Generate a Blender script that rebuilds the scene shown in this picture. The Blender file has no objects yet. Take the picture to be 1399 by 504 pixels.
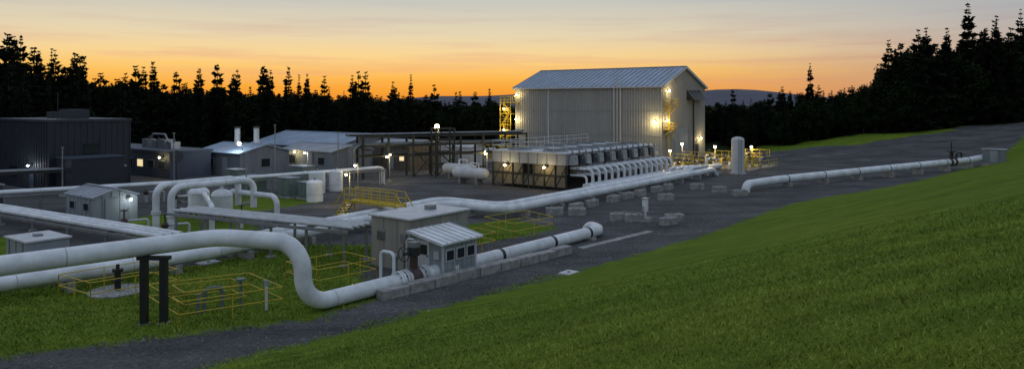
import bpy, math, random
import numpy as np
from mathutils import Vector
random.seed(7); rng=np.random.default_rng(7)
A=Vector((.8,-.6,0)); B=Vector((.6,.8,0)); Z=Vector((0,0,1))
scene=bpy.context.scene
V=Vector
# ------------------------------------------------------------ materials
def nd(nt,t,**k):
    n=nt.nodes.new(t)
    for a,b in k.items(): setattr(n,a,b)
    return n
def mat(name,col,rough=.6,metal=0,var=.25,scale=1.5,bump=0,bscale=20,streak=False,spec=.5):
    m=bpy.data.materials.new(name); m.use_nodes=True; nt=m.node_tree
    b=nt.nodes['Principled BSDF']; L=nt.links.new
    g=nd(nt,'ShaderNodeNewGeometry')
    mp=nd(nt,'ShaderNodeMapping'); L(g.outputs['Position'],mp.inputs['Vector'])
    mp.inputs['Scale'].default_value=(1,1,.15) if streak else (1,1,1)
    n=nd(nt,'ShaderNodeTexNoise'); n.inputs['Scale'].default_value=scale; n.inputs['Detail'].default_value=6
    n.inputs['Roughness'].default_value=.65
    L(mp.outputs[0],n.inputs['Vector'])
    r=nd(nt,'ShaderNodeValToRGB')
    r.color_ramp.elements[0].position=.3; r.color_ramp.elements[1].position=.65
    c0=[c*(1-var) for c in col]; c1=[min(1,c*(1+var*.3)) for c in col]
    r.color_ramp.elements[0].color=(*c0,1); r.color_ramp.elements[1].color=(*c1,1)
    L(n.outputs['Fac'],r.inputs['Fac']); L(r.outputs[0],b.inputs['Base Color'])
    b.inputs['Roughness'].default_value=rough; b.inputs['Metallic'].default_value=metal
    b.inputs['Specular IOR Level'].default_value=spec
    if bump:
        n2=nd(nt,'ShaderNodeTexNoise'); n2.inputs['Scale'].default_value=bscale; n2.inputs['Detail'].default_value=4
        L(g.outputs['Position'],n2.inputs['Vector'])
        bp=nd(nt,'ShaderNodeBump'); bp.inputs['Strength'].default_value=bump; bp.inputs['Distance'].default_value=.03
        L(n2.outputs['Fac'],bp.inputs['Height']); L(bp.outputs[0],b.inputs['Normal'])
    return m
def emis(name,col,s):
    m=bpy.data.materials.new(name); m.use_nodes=True; b=m.node_tree.nodes['Principled BSDF']
    b.inputs['Base Color'].default_value=(*col,1)
    b.inputs['Emission Color'].default_value=(*col,1); b.inputs['Emission Strength'].default_value=s
    return m
WHITE=mat('white_pipe_paint',(.79,.81,.83),.32,var=.30,scale=.9)
WBAND=mat('weld_band',(.5,.51,.53),.5)
OFFW=mat('offwhite_metal',(.58,.59,.60),.5,var=.25,streak=True)
BLDG=mat('painted_cladding',(.19,.21,.24),.6,var=.25,streak=True)
GALV=mat('galvanised_roof',(.36,.39,.44),.42,metal=.3,var=.3,scale=.6)
CGREY=mat('light_grey_housing',(.40,.41,.41),.5,var=.25,scale=.7,streak=True)
ROOFB=mat('metal_roof',(.33,.41,.52),.4,metal=.2,var=.28,scale=.5)
SIDING=mat('siding_panels',(.34,.335,.31),.55,var=.22,scale=.45,streak=True)
SIDRIB=mat('siding_rib',(.40,.395,.37),.5,var=.15)
GREYW=mat('grey_wall',(.30,.33,.35),.6,streak=True)
TAN=mat('tan_panel',(.33,.31,.265),.7,var=.3,scale=.8,streak=True)
BROWN=mat('windwall_panel',(.17,.145,.105),.7,var=.4,scale=2)
DARKW=mat('dark_wall',(.022,.027,.038),.6)
DARKR=mat('dark_wall_rib',(.034,.041,.055),.6)
BLUEW=mat('blue_grey_wall',(.045,.06,.09),.6)
STEEL=mat('dark_steel',(.04,.045,.04),.5,metal=.4)
BLACK=mat('black_post',(.018,.018,.02),.45)
GSTEEL=mat('galvanised_steel',(.26,.27,.28),.45,metal=.5)
CONC=mat('concrete',(.36,.35,.33),.85,var=.5,scale=2.5,bump=.5,bscale=25)
YEL=mat('yellow_paint',(.62,.44,.03),.45,var=.25,scale=3)
GREENB=mat('green_cabinet',(.16,.20,.19),.5)
RUST=mat('valve_body',(.08,.045,.04),.5,var=.4,scale=5)
GLASS=mat('dark_glass',(.02,.025,.03),.1)
BULBW=emis('bulb_warm',(1,.76,.34),40); BULBC=emis('bulb_cool',(.85,.95,1),40)
LITW=emis('lit_window',(1,.8,.42),.8)
# ------------------------------------------------------------ mesh builder
class MB:
    def __init__(s): s.v=[]; s.f=[]; s.m=[]; s.sm=[]; s.mats=[]
    def mi(s,m):
        if m not in s.mats: s.mats.append(m)
        return s.mats.index(m)
    def add(s,vs,fs,m,smooth=False):
        o=len(s.v); s.v+= [tuple(x) for x in vs]; i=s.mi(m)
        for f in fs: s.f.append(tuple(o+k for k in f)); s.m.append(i); s.sm.append(smooth)
    def box(s,c,la,lb,h,m,ax=A,bx=B,top=1.0):
        c=V(c); vs=[]
        for z,t in ((0,1),(h,top)):
            for i,j in ((-1,-1),(1,-1),(1,1),(-1,1)):
                vs.append(c+ax*(i*la/2*t)+bx*(j*lb/2*t)+Z*z)
        s.add(vs,[(3,2,1,0),(4,5,6,7),(0,1,5,4),(1,2,6,5),(2,3,7,6),(3,0,4,7)],m)
    def beam(s,p,q,w,m,w2=None):
        p=V(p);q=V(q);d=(q-p).normalized(); w2=w2 or w
        u=d.cross(Z); u=V((1,0,0)) if u.length<.01 else u.normalized(); t=u.cross(d)
        vs=[e+u*(i*w/2)+t*(j*w2/2) for e in (p,q) for i,j in ((-1,-1),(1,-1),(1,1),(-1,1))]
        s.add(vs,[(3,2,1,0),(4,5,6,7),(0,1,5,4),(1,2,6,5),(2,3,7,6),(3,0,4,7)],m)
    def cyl(s,p,q,r,m,n=14,r2=None,smooth=True):
        p=V(p);q=V(q);d=(q-p).normalized(); r2=r if r2 is None else r2
        u=d.cross(Z); u=V((1,0,0)) if u.length<.01 else u.normalized(); t=d.cross(u)
        vs=[]
        for e,rr in ((p,r),(q,r2)):
            vs+=[e+u*(rr*math.cos(2*math.pi*k/n))+t*(rr*math.sin(2*math.pi*k/n)) for k in range(n)]
        s.add(vs,[(k,(k+1)%n,n+(k+1)%n,n+k) for k in range(n)],m,smooth)
        s.add(vs[:n],[tuple(range(n))[::-1]],m); s.add(vs[n:],[tuple(range(n))],m)
    def dome(s,c,r,h,m,n=16,k=5):
        c=V(c); vs=[];fs=[]
        for i in range(k):
            a=math.pi/2*i/k
            vs+=[c+V((r*math.cos(a)*math.cos(2*math.pi*j/n),r*math.cos(a)*math.sin(2*math.pi*j/n),h*math.sin(a))) for j in range(n)]
        vs.append(c+Z*h)
        for i in range(k-1):
            fs+=[(i*n+j,i*n+(j+1)%n,(i+1)*n+(j+1)%n,(i+1)*n+j) for j in range(n)]
        fs+=[((k-1)*n+j,(k-1)*n+(j+1)%n,k*n) for j in range(n)]
        s.add(vs,fs,m,True)
    def ball(s,c,r,m,n=10,k=6):
        c=V(c); vs=[]; fs=[]
        for i in range(k+1):
            a=math.pi*i/k
            vs+=[c+V((r*math.sin(a)*math.cos(2*math.pi*j/n),r*math.sin(a)*math.sin(2*math.pi*j/n),r*math.cos(a))) for j in range(n)]
        for i in range(k): fs+=[(i*n+j,(i+1)*n+j,(i+1)*n+(j+1)%n,i*n+(j+1)%n) for j in range(n)]
        s.add(vs,fs,m,True)
    def tube(s,pts,r,m,bend=1.0,n=20,bands=0,bandm=None):
        pts=[V(p) for p in pts]; path=[pts[0]]
        for i in range(1,len(pts)-1):
            p0,p1,p2=pts[i-1],pts[i],pts[i+1]
            d0=(p0-p1);d2=(p2-p1); l0=d0.length;l2=d2.length; d0.normalize();d2.normalize()
            ang=math.acos(max(-1,min(1,d0.dot(d2)))); turn=math.pi-ang
            if turn<.03: path.append(p1); continue
            t=min(bend*math.tan(turn/2),l0*.48,l2*.48); a=p1+d0*t;b=p1+d2*t
            k=max(3,int(turn/.13)); rr=t/math.tan(turn/2); bis=(d0+d2).normalized()
            c=p1+bis*math.sqrt(t*t+rr*rr)
            for j in range(k+1):
                w=j/k; va=(a-c);vb=(b-c)
                path.append(c+(va*math.sin((1-w)*turn)+vb*math.sin(w*turn))/math.sin(turn) if turn<3.1 else a.lerp(b,w))
        path.append(pts[-1])
        d=(path[1]-path[0]).normalized(); u=d.cross(Z); u=V((1,0,0)) if u.length<.01 else u.normalized()
        vs=[];K=len(path)
        for i,p in enumerate(path):
            if 0<i<K-1: dd=((path[i+1]-p).normalized()+(p-path[i-1]).normalized()).normalized()
            elif i==0: dd=d
            else: dd=(p-path[i-1]).normalized()
            u=(u-dd*u.dot(dd)).normalized(); t=dd.cross(u)
            vs+=[p+u*(r*math.cos(2*math.pi*k/n))+t*(r*math.sin(2*math.pi*k/n)) for k in range(n)]
        fs=[(i*n+k,i*n+(k+1)%n,(i+1)*n+(k+1)%n,(i+1)*n+k) for i in range(K-1) for k in range(n)]
        s.add(vs,fs,m,True)
        s.add(vs[:n],[tuple(range(n))[::-1]],m); s.add(vs[-n:],[tuple(range(n))],m)
        if bands:
            for i in range(len(path)-1):
                l=(path[i+1]-path[i]).length
                if l>bands*.6:
                    dd=(path[i+1]-path[i]).normalized(); x=.3
                    while x<l:
                        q=path[i]+dd*x; s.cyl(q-dd*.02,q+dd*.02,r*1.012,bandm or WBAND,n); x+=bands
    def flange(s,p,d,r,m=WHITE):
        p=V(p); d=V(d).normalized()
        s.cyl(p-d*.13,p-d*.02,r*1.35,m,18); s.cyl(p+d*.02,p+d*.13,r*1.35,m,18)
        u=d.cross(Z).normalized(); t=d.cross(u)
        for k in range(10):
            c=p+(u*math.cos(k*.628)+t*math.sin(k*.628))*r*1.2
            s.cyl(c-d*.17,c+d*.17,.03,STEEL,6)
    def rail(s,pts,h=1.05,closed=False,z=None,w=.046,step=1.7,kick=False,m=None):
        m=m or YEL
        pts=[V(p) for p in pts]
        if closed: pts=pts+[pts[0]]
        for a,b in zip(pts,pts[1:]):
            n=max(1,round((b-a).length/step))
            for i in range(n+1):
                q=a.lerp(b,i/n); s.cyl(q,q+Z*h,w/2,m,8)
            for hh in (h,h*.52): s.cyl(a+Z*hh,b+Z*hh,w/2,m,8)
            if kick: s.beam(a+Z*.08,b+Z*.08,.02,m,.14)
    def build(s,name,parent=None,bevel=0):
        me=bpy.data.meshes.new(name); me.from_pydata(s.v,[],s.f); me.update()
        for m in s.mats: me.materials.append(m)
        me.polygons.foreach_set('material_index',s.m); me.polygons.foreach_set('use_smooth',s.sm)
        ob=bpy.data.objects.new(name,me); scene.collection.objects.link(ob)
        if parent: ob.parent=parent
        if bevel:
            b=ob.modifiers.new('bevel','BEVEL'); b.width=bevel; b.segments=2; b.limit_method='ANGLE'
        return ob
def empty(name):
    e=bpy.data.objects.new(name,None); scene.collection.objects.link(e); return e
def light(p,power,col,parent,r=.15,name='lamp_light'):
    l=bpy.data.lights.new(name,'POINT'); l.energy=power; l.color=col; l.shadow_soft_size=r
    o=bpy.data.objects.new(name,l); o.location=p; scene.collection.objects.link(o); o.parent=parent
WARM=(1,.77,.36); COOL=(.85,.94,1)
# ------------------------------------------------------------ terrain
def softp(d,k=4): return (np.sqrt(d*d+k)+d)/2
def dist_hill(x,y): return .72*x-.694*y+24+2.4*np.exp(-((x-25)/14)**2)*np.exp(-((y-64)/18)**2)
def sstep(t): t=np.clip(t,0,1); return t*t*(3-2*t)
def hz(x,y):
    x=np.asarray(x,float); y=np.asarray(y,float)
    d=dist_hill(x,y); d2=45-softp(45-d,60)
    h=.31*softp(d2)-.02
    h=h+np.where(d>2,.12*np.sin(x*.21+1)*np.sin(y*.17)*sstep((d-2)/10),0)
    far=np.hypot(x,y)
    h=np.where(far>250,h*np.clip(1-(far-250)/500,0,1),h)
    bank=sstep((y-98)/37)*np.interp(x,[42,52,65,94,140,260,600],[0,1.1,2.9,5.2,8,11,0])*(1-sstep((y-300)/300))
    bank=bank+np.where(bank>.3,.15*np.sin(x*.5)*np.sin(y*.37+x*.2),0)
    return h+bank
def hzf(x,y): return float(hz(x,y))
def sdpoly(px,py,poly):
    P=np.array(poly,float); inside=np.zeros(px.shape,bool); dm=np.full(px.shape,1e9)
    n=len(P)
    for i in range(n):
        x1,y1=P[i];x2,y2=P[(i+1)%n]
        ex,ey=x2-x1,y2-y1; wx,wy=px-x1,py-y1
        t=np.clip((wx*ex+wy*ey)/(ex*ex+ey*ey),0,1)
        dm=np.minimum(dm,np.hypot(wx-ex*t,wy-ey*t))
        c=((y1>py)!=(y2>py))&(px<(x2-x1)*(py-y1)/((y2-y1)+1e-12)+x1)
        inside^=c
    return np.where(inside,dm,-dm)
def axis(lo,hi,step,far):
    c=list(np.arange(lo,hi+.01,step)); s=step;a=c[-1];b=c[0];up=[];dn=[]
    while a<far: s*=1.25; a+=s; up.append(a); b-=s; dn.append(b)
    return np.array(dn[::-1]+c+up)
xs=axis(-72,112,.7,3500); ys=axis(-6,150,.7,3500)
X,Y=np.meshgrid(xs,ys); Hh=hz(X,Y)
lawns=[[(-44,10),(-18.2,25.7),(-14,27.8),(-8.3,30.2),(-5.8,34.0),(-8.0,38),(-8.6,46),(-13.8,46.5),(-17.5,40.5),(-24,34.9),(-46,21)],
 [(-21.6,60),(-17.6,66),(-20.6,74),(-28,70),(-27,62)],
 [(-25,49),(-30,56),(-28,60),(-20.5,57),(-17.5,50.5)],
 [(-2.6,46),(3.3,52),(0,57),(-4.4,53)],
 [(-34,40),(-29,38),(-27,44),(-33,50),(-38,48)],
 [(46,130),(60,126),(80,131),(84,150),(40,150)]]
def grassf(X,Y):
    site=np.minimum.reduce([-dist_hill(X,Y), 128-Y, X+62])
    site=np.maximum(site,np.minimum.reduce([136-Y,X-40,Y-98,180-X, -(dist_hill(X,Y)-1)]))
    gr=-site
    for p in lawns: gr=np.maximum(gr,sdpoly(X,Y,p))
    return gr
gr=np.clip(grassf(X,Y),-6,6)
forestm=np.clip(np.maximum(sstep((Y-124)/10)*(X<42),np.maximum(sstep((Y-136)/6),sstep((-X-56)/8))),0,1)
nx,ny=len(xs),len(ys)
me=bpy.data.meshes.new('ground')
co=np.stack([X,Y,Hh],-1).reshape(-1,3)
idx=np.arange(nx*ny).reshape(ny,nx)
F=np.stack([idx[:-1,:-1],idx[:-1,1:],idx[1:,1:],idx[1:,:-1]],-1).reshape(-1,4)
def npmesh(me,co,F):
    k=F.shape[1]
    me.vertices.add(len(co)); me.vertices.foreach_set('co',co.astype(np.float32).ravel())
    me.loops.add(F.size); me.loops.foreach_set('vertex_index',F.astype(np.int32).ravel())
    me.polygons.add(len(F)); me.polygons.foreach_set('loop_start',np.arange(0,F.size,k,dtype=np.int32))
    me.polygons.foreach_set('loop_total',np.full(len(F),k,dtype=np.int32)); me.update(calc_edges=True)
npmesh(me,co,F)
me.polygons.foreach_set('use_smooth',np.ones(len(F),bool))
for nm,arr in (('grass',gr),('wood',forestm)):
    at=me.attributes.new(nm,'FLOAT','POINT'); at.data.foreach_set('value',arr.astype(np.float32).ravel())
ground=bpy.data.objects.new('ground',me); scene.collection.objects.link(ground)
gm=bpy.data.materials.new('ground_gravel_and_grass'); gm.use_nodes=True; nt=gm.node_tree; L=nt.links.new
bs=nt.nodes['Principled BSDF']; bs.inputs['Roughness'].default_value=.95; bs.inputs['Specular IOR Level'].default_value=.04
geo=nd(nt,'ShaderNodeNewGeometry')
def noise(s,det=5,ro=.6,nt=nt,src=None):
    n=nd(nt,'ShaderNodeTexNoise'); n.inputs['Scale'].default_value=s; n.inputs['Detail'].default_value=det; n.inputs['Roughness'].default_value=ro
    nt.links.new(src or geo.outputs['Position'],n.inputs['Vector']); return n.outputs['Fac']
def ramp(f,els,nt=nt):
    r=nd(nt,'ShaderNodeValToRGB'); cr=r.color_ramp
    while len(cr.elements)<len(els): cr.elements.new(.5)
    for e,(p,c) in zip(cr.elements,els): e.position=p; e.color=(*c,1) if len(c)==3 else c
    nt.links.new(f,r.inputs['Fac']); return r.outputs[0]
def mixc(f,a,b,nt=nt,bt='MIX'):
    m=nd(nt,'ShaderNodeMix'); m.data_type='RGBA'; m.blend_type=bt
    for s,v in ((0,f),(6,a),(7,b)):
        if isinstance(v,(int,float)): m.inputs[s].default_value=v
        elif isinstance(v,tuple): m.inputs[s].default_value=(*v,1)
        else: nt.links.new(v,m.inputs[s])
    return m.outputs[2]
def mth(op,a,b=None,nt=nt,c=None):
    m=nd(nt,'ShaderNodeMath'); m.operation=op
    for i,v in enumerate((a,b,c)):
        if v is None: continue
        if isinstance(v,(int,float)): m.inputs[i].default_value=v
        else: nt.links.new(v,m.inputs[i])
    return m.outputs[0]
def lanes(nt,pos,rot,sc,lo,hi):
    mp=nd(nt,'ShaderNodeMapping'); nt.links.new(pos,mp.inputs[0])
    mp.inputs['Rotation'].default_value=(0,0,math.radians(rot)); mp.inputs['Scale'].default_value=sc
    return ramp(noise(1.0,4,.55,nt=nt,src=mp.outputs[0]),[(.35,(lo,)*3),(.65,(hi,)*3)],nt=nt)
def grass_tint(nt,pos):
    a=ramp(noise(.10,4,nt=nt,src=pos),[(.3,(.80,.87,.8)),(.55,(1,1,1)),(.75,(1.25,1.1,1.1))],nt=nt)
    b=ramp(noise(.9,8,.75,nt=nt,src=pos),[(.3,(.64,.68,.62)),(.7,(1.25,1.2,1.15))],nt=nt)
    c=lanes(nt,pos,-46,(.05,.9,.05),.84,1.12)
    return mixc(1.0,mixc(1.0,a,b,nt=nt,bt='MULTIPLY'),c,nt=nt,bt='MULTIPLY')
at=nd(nt,'ShaderNodeAttribute'); at.attribute_name='grass'
aw=nd(nt,'ShaderNodeAttribute'); aw.attribute_name='wood'
edge=mth('ADD',at.outputs['Fac'],mth('MULTIPLY',mth('SUBTRACT',noise(.9,8,.75),.5),3.6))
mask=nd(nt,'ShaderNodeMapRange'); mask.inputs[1].default_value=-.35; mask.inputs[2].default_value=.35; L(edge,mask.inputs[0])
g3=ramp(noise(22,4,.8),[(.25,(.4,.45,.35)),(.75,(1.45,1.4,1.3))])
gcol=mixc(1.0,mixc(1.0,(.140,.210,.026),grass_tint(nt,geo.outputs['Position']),bt='MULTIPLY'),g3,bt='MULTIPLY')
gv=ramp(noise(.25,6,.65),[(.3,(.072,.071,.073)),(.6,(.120,.118,.119)),(.8,(.18,.172,.162))])
gv2=ramp(noise(6,7,.85),[(.3,(.3,.3,.3)),(.7,(1.65,1.65,1.65))])
gv3=lanes(nt,geo.outputs['Position'],-53,(.04,.55,.05),.76,1.2)
vcol=mixc(1.0,mixc(1.0,gv,gv2,bt='MULTIPLY'),gv3,bt='MULTIPLY')
col=mixc(mask.outputs[0],vcol,gcol)
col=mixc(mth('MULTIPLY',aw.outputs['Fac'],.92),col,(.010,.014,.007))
L(col,bs.inputs['Base Color'])
bp=nd(nt,'ShaderNodeBump'); bp.inputs['Strength'].default_value=.8; bp.inputs['Distance'].default_value=.05
L(mth('ADD',noise(12,6,.8),mth('MULTIPLY',noise(2.0,5,.7),2.0)),bp.inputs['Height']); L(bp.outputs[0],bs.inputs['Normal'])
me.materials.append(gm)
# grass blades
def blade_mesh(name,x,y,rad,seed,h0=.02,h1=.05):
    r=np.random.default_rng(seed); n=len(x)
    z=hz(x,y); h=r.uniform(h0,h1,n)*(1+rad/40); w=(.004+.0006*rad)*r.uniform(.7,1.4,n)
    a=r.uniform(0,6.283,n); lean=r.uniform(.5,1.6,n)*h; la=r.uniform(0,6.283,n)
    p0=np.stack([x-np.cos(a)*w,y-np.sin(a)*w,z-.01],-1); p1=np.stack([x+np.cos(a)*w,y+np.sin(a)*w,z-.01],-1)
    p2=np.stack([x+np.cos(la)*lean,y+np.sin(la)*lean,z+h],-1)
    co=np.stack([p0,p1,p2],1).reshape(-1,3); F=np.arange(3*n).reshape(n,3)
    me=bpy.data.meshes.new(name); npmesh(me,co,F)
    at=me.attributes.new('shade','FLOAT','FACE'); at.data.foreach_set('value',r.random(n).astype(np.float32))
    ob=bpy.data.objects.new(name,me); scene.collection.objects.link(ob); return ob
m=bpy.data.materials.new('grass_blades'); m.use_nodes=True; n2=m.node_tree; b=n2.nodes['Principled BSDF']
a_=nd(n2,'ShaderNodeAttribute'); a_.attribute_name='shade'
ge=nd(n2,'ShaderNodeNewGeometry')
c=ramp(a_.outputs['Fac'],[(0,(.14,.22,.028)),(.7,(.24,.34,.045)),(1,(.34,.36,.09))],nt=n2)
n2.links.new(mixc(1.0,c,grass_tint(n2,ge.outputs['Position']),nt=n2,bt='MULTIPLY'),b.inputs['Base Color']); b.inputs['Roughness'].default_value=.7
b.inputs['Specular IOR Level'].default_value=.1
r=np.random.default_rng(3); N=300000
rad=2.2+28*r.random(N)**.85; th=np.radians(r.uniform(-12,135,N)); x=rad*np.cos(th); y=rad*np.sin(th)
ok=(dist_hill(x,y)>-.3)&(r.random(N)<np.clip((30.5-rad)/10,0,1))
blade_mesh('grass',x[ok],y[ok],rad[ok],4).data.materials.append(m)
N=200000; x=r.uniform(-30,3,N); y=r.uniform(18,50,N); gf=grassf(x,y)+1.3*np.sin(x*1.7+y)*np.sin(y*2.1-x*.6)*.5
ok=(gf>r.uniform(-.5,.6,N))&(dist_hill(x,y)<0)&(r.random(N)<.6+.4*np.sin(x*.9)*np.sin(y*.7))
blade_mesh('grass',x[ok],y[ok],np.hypot(x,y)[ok],5,.03,.08).data.materials.append(m)
# loose stones on the gravel
N=9000; x=r.uniform(-22,16,N); y=r.uniform(22,58,N); ok=grassf(x,y)<.4; x=x[ok];y=y[ok];n=len(x)
s=r.uniform(.015,.05,n)*(1+(r.random(n)>.97)*1.2); base=np.array([[1,0,0],[-.5,.87,0],[-.5,-.87,0],[.1,0,.9]])
co=(base[None]+r.uniform(-.3,.3,(n,4,3)))*s[:,None,None]+np.stack([x,y,hz(x,y)-.004],-1)[:,None]
F=(np.array([[0,1,3],[1,2,3],[2,0,3]])[None]+4*np.arange(n)[:,None,None]).reshape(-1,3)
gm2=bpy.data.meshes.new('gravel_stones'); npmesh(gm2,co.reshape(-1,3),F); gm2.materials.append(mat('stone',(.24,.235,.23),.9,var=.6,scale=3))
scene.collection.objects.link(bpy.data.objects.new('gravel_stones',gm2))
# ------------------------------------------------------------ trees
NEED=mat('conifer_needles',(.012,.019,.010),.9,var=.6,scale=1.2,spec=.05); BARK=mat('bark',(.02,.016,.012),.9)
LEAF=mat('broadleaf_leaves',(.014,.024,.009),.9,var=.6,scale=1.5,spec=.05)
def conifer(h,R,seed,levels=30,shape=.8,miss=.05):
    r=random.Random(seed); mb=MB()
    mb.cyl((0,0,-1),(0,0,h*.97),h*.015,BARK,7,r2=.03)
    lop=[r.uniform(.65,1.25) for _ in range(8)]
    for i in range(levels):
        t=.04+.95*(i/levels)+r.uniform(-.015,.015); z=h*t
        if r.random()<miss: continue
        rad=R*max(.05,(1-t))**shape*r.uniform(.7,1.18)+.10
        nb=r.randint(7,10) if t<.85 else 5
        a0=r.uniform(0,6.28)
        for k in range(nb):
            a=a0+6.283*k/nb+r.uniform(-.3,.3); l=rad*r.uniform(.5,1.15)*lop[int((a%6.283)/6.284*8)]
            dr=-l*r.uniform(.05,.35) if t<.75 else l*r.uniform(-.1,.6)
            d=V((math.cos(a),math.sin(a),0)); s_=V((-math.sin(a),math.cos(a),0)); p=V((0,0,z)); tip=p+d*l+Z*dr
            w=l*.30+.10
            for q in range(4):
                u0=p.lerp(tip,q*.24); u1=p.lerp(tip,min(1,q*.24+.36)); ww=w*(1.05-q*.2)*r.uniform(.6,1.3)
                mb.add([u0,u1+s_*ww-Z*r.uniform(-.1,.5)*ww*1.8,u1+Z*.06],[(0,1,2)],NEED)
                mb.add([u0,u1-s_*ww-Z*r.uniform(-.1,.5)*ww*1.8,u1+Z*.06],[(0,2,1)],NEED)
            mb.add([p.lerp(tip,.15)-s_*.05,tip,p.lerp(tip,.5)-Z*r.uniform(.25,.7)*min(1.1,l)],[(0,1,2)],NEED)
            mb.add([p.lerp(tip,.3)-s_*.05,tip,p.lerp(tip,.6)+Z*r.uniform(.1,.4)*min(1.,l)],[(0,1,2)],NEED)
    return mb
def broadleaf(h,R,seed,n=2600):
    r=random.Random(seed); mb=MB(); mb.cyl((0,0,-1),(0,0,h*.6),h*.02,BARK,7,r2=.05)
    cl=[]
    for k in range(16):
        a=r.uniform(0,6.28); q=r.uniform(.1,.75)*R; z=h*r.uniform(.3,.86); cl.append((V((q*math.cos(a),q*math.sin(a),z)),R*r.uniform(.28,.5)))
        mb.cyl((0,0,h*.3),cl[-1][0],.08,BARK,5,r2=.02)
    cl.append((V((0,0,h*.88)),R*.3))
    for k in range(n):
        c,rr=r.choice(cl); d=V((r.gauss(0,1),r.gauss(0,1),r.gauss(0,.9))).normalized(); p=c+d*rr*r.uniform(.5,1.12)
        u=V((r.uniform(-1,1),r.uniform(-1,1),r.uniform(-1,1))).normalized(); t=u.cross(d).normalized(); s=r.uniform(.12,.3)
        mb.add([p-t*s,p+t*s,p+u*s*1.6],[(0,1,2)],LEAF)
    return mb
def mesh_only(mb,name):
    ob=mb.build(name); me=ob.data; bpy.data.objects.remove(ob); return me
variants=[mesh_only(conifer(10,R,s,lv,sh,ms),'conifer_%d'%s) for s,(R,lv,sh,ms) in enumerate([(2.0,34,.7,.04),(1.7,34,.7,.1),(2.5,32,.9,.04),(1.9,30,.65,.08),(2.2,36,1.0,.03),(1.5,30,.65,.12),(2.4,30,.75,.1),(1.8,40,1.1,.02)])]
leafy=[mesh_only(broadleaf(10,R,40+s),'broadleaf_%d'%s) for s,R in enumerate((3.3,2.8,3.8))]
def place(me,name,x,y,h,parent=None,w=None):
    o=bpy.data.objects.new(name,me); scene.collection.objects.link(o)
    s=h/10; w=w or s; o.location=(x,y,hzf(x,y)-.2); o.scale=(w,w,s); o.rotation_euler=(random.uniform(-.025,.025),random.uniform(-.025,.025),random.uniform(0,6.28))
    if parent: o.parent=parent
    return o
forest=empty('forest')
def topz(x):
    return float(np.interp(x,[-140,-95,-86,-78,-68,-45,-20,0,30,45,60,66,71,76,84,95,110,160],[23,21.5,20.5,18.5,16.4,15.6,13.8,12.2,11.3,11.5,12.2,13.5,19,23,23.5,27,28,29]))
for row,(y0,sp,k) in enumerate([(133,2.8,.9),(139,2.8,1.0),(146,3.0,1.02)]):
    x=-150
    while x<190:
        xx=x+random.uniform(-1,1); yy=y0+random.uniform(-2.5,2.5)+(6 if xx>42 else 0)
        x+=sp*random.uniform(.6,1.5)
        if -3<xx<44 and yy<150 : continue
        hh=(topz(xx*138/yy)-hzf(xx,yy))*k*random.choice([.66,.72,.78,.82,.88,.96,1.06])
        place(random.choice(variants),'conifer',xx,yy,max(5,hh),forest,w=max(5,hh)/10*random.uniform(.8,1.25))
for row,y0 in enumerate([137,143,150,157,165,175]):
    x=-170
    while x<215:
        xx=x+random.uniform(-1,1); yy=y0+random.uniform(-2.5,2.5)+(6 if xx>42 else 0)
        x+=random.uniform(2.2,3.6)
        if -3<xx<44 and yy<152 : continue
        base=(topz(xx*138/yy)-hzf(xx,yy))*(.66 if xx<60 else .8)*random.uniform(.88,1.1)*(1+(yy-140)*.003)
        if random.random()<(.45 if xx<42 else .3): place(random.choice(leafy),'broadleaf',xx,yy,max(5,base),forest)
        else: place(random.choice(variants[:5]),'conifer',xx,yy,max(5,base*1.05),forest,w=max(5,base)/10*1.3)
for i in range(110):
    xx=random.uniform(-112,-66); yy=random.uniform(60,134)
    place(random.choice(variants),'conifer',xx,yy,random.uniform(11,17),forest)
for i in range(70):
    xx=random.uniform(92,190); yy=random.uniform(136,155)
    place(random.choice(variants),'conifer',xx,yy,random.uniform(13,20),forest)
for i in range(46):
    xx=random.uniform(42,92); yy=138+random.uniform(-1.5,4)
    place(random.choice(leafy),'broadleaf',xx,yy,random.uniform(3,7)*(1+(xx-42)/60),forest)
for (x,y,h,R,s) in [(-89,131,21.5,3.0,21),(-86,133,19,2.7,20),(-78,125,18.4,2.8,22),(-73.5,123,17.6,2.8,23),(-68,135,16.3,2.6,24),(-56,131,15.8,2.5,25),(-48,128,15.2,2.5,31),(-51,134,15,2.2,26),(-43.5,132,15.3,2.1,27),
                  (-37.5,134,15,2.4,28),(-29.5,135,14.4,2.3,29),(-22,135,13.4,2.1,30),(61.5,151,15,1.8,33),(71,138,18,3.0,34),(75.5,136,19.5,3.4,35),(88.5,142,24.3,3.8,36),(93,141,20,3.3,37),(98,141,22,3.6,38),(82,138,19.5,3.2,39)]:
    ob=conifer(h,R*1.1,s,46,.82).build('pine_tree'); ob.location=(x,y,hzf(x,y)-.2)
# distant hills
mb=MB(); n=90
xsH=np.linspace(-3200,3200,n)
hh=26+10*np.sin(xsH*.0021+.6)+7*np.sin(xsH*.006+2)+4*np.sin(xsH*.015)+24*np.exp(-((xsH-760)/180)**2)
vs=[];fs=[]
for i in range(n):
    for dy,k in ((-900,0),(-350,.6),(0,1),(500,0)): vs.append((xsH[i],2700+dy,hh[i]*k-3*(k==0)))
for i in range(n-1):
    for j in range(3): fs.append((i*4+j,(i+1)*4+j,(i+1)*4+j+1,i*4+j+1))
mb.add(vs,fs,mat('hazy_hill',(.07,.075,.11),.95,scale=.01),True); mb.build('distant_hills')
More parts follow.
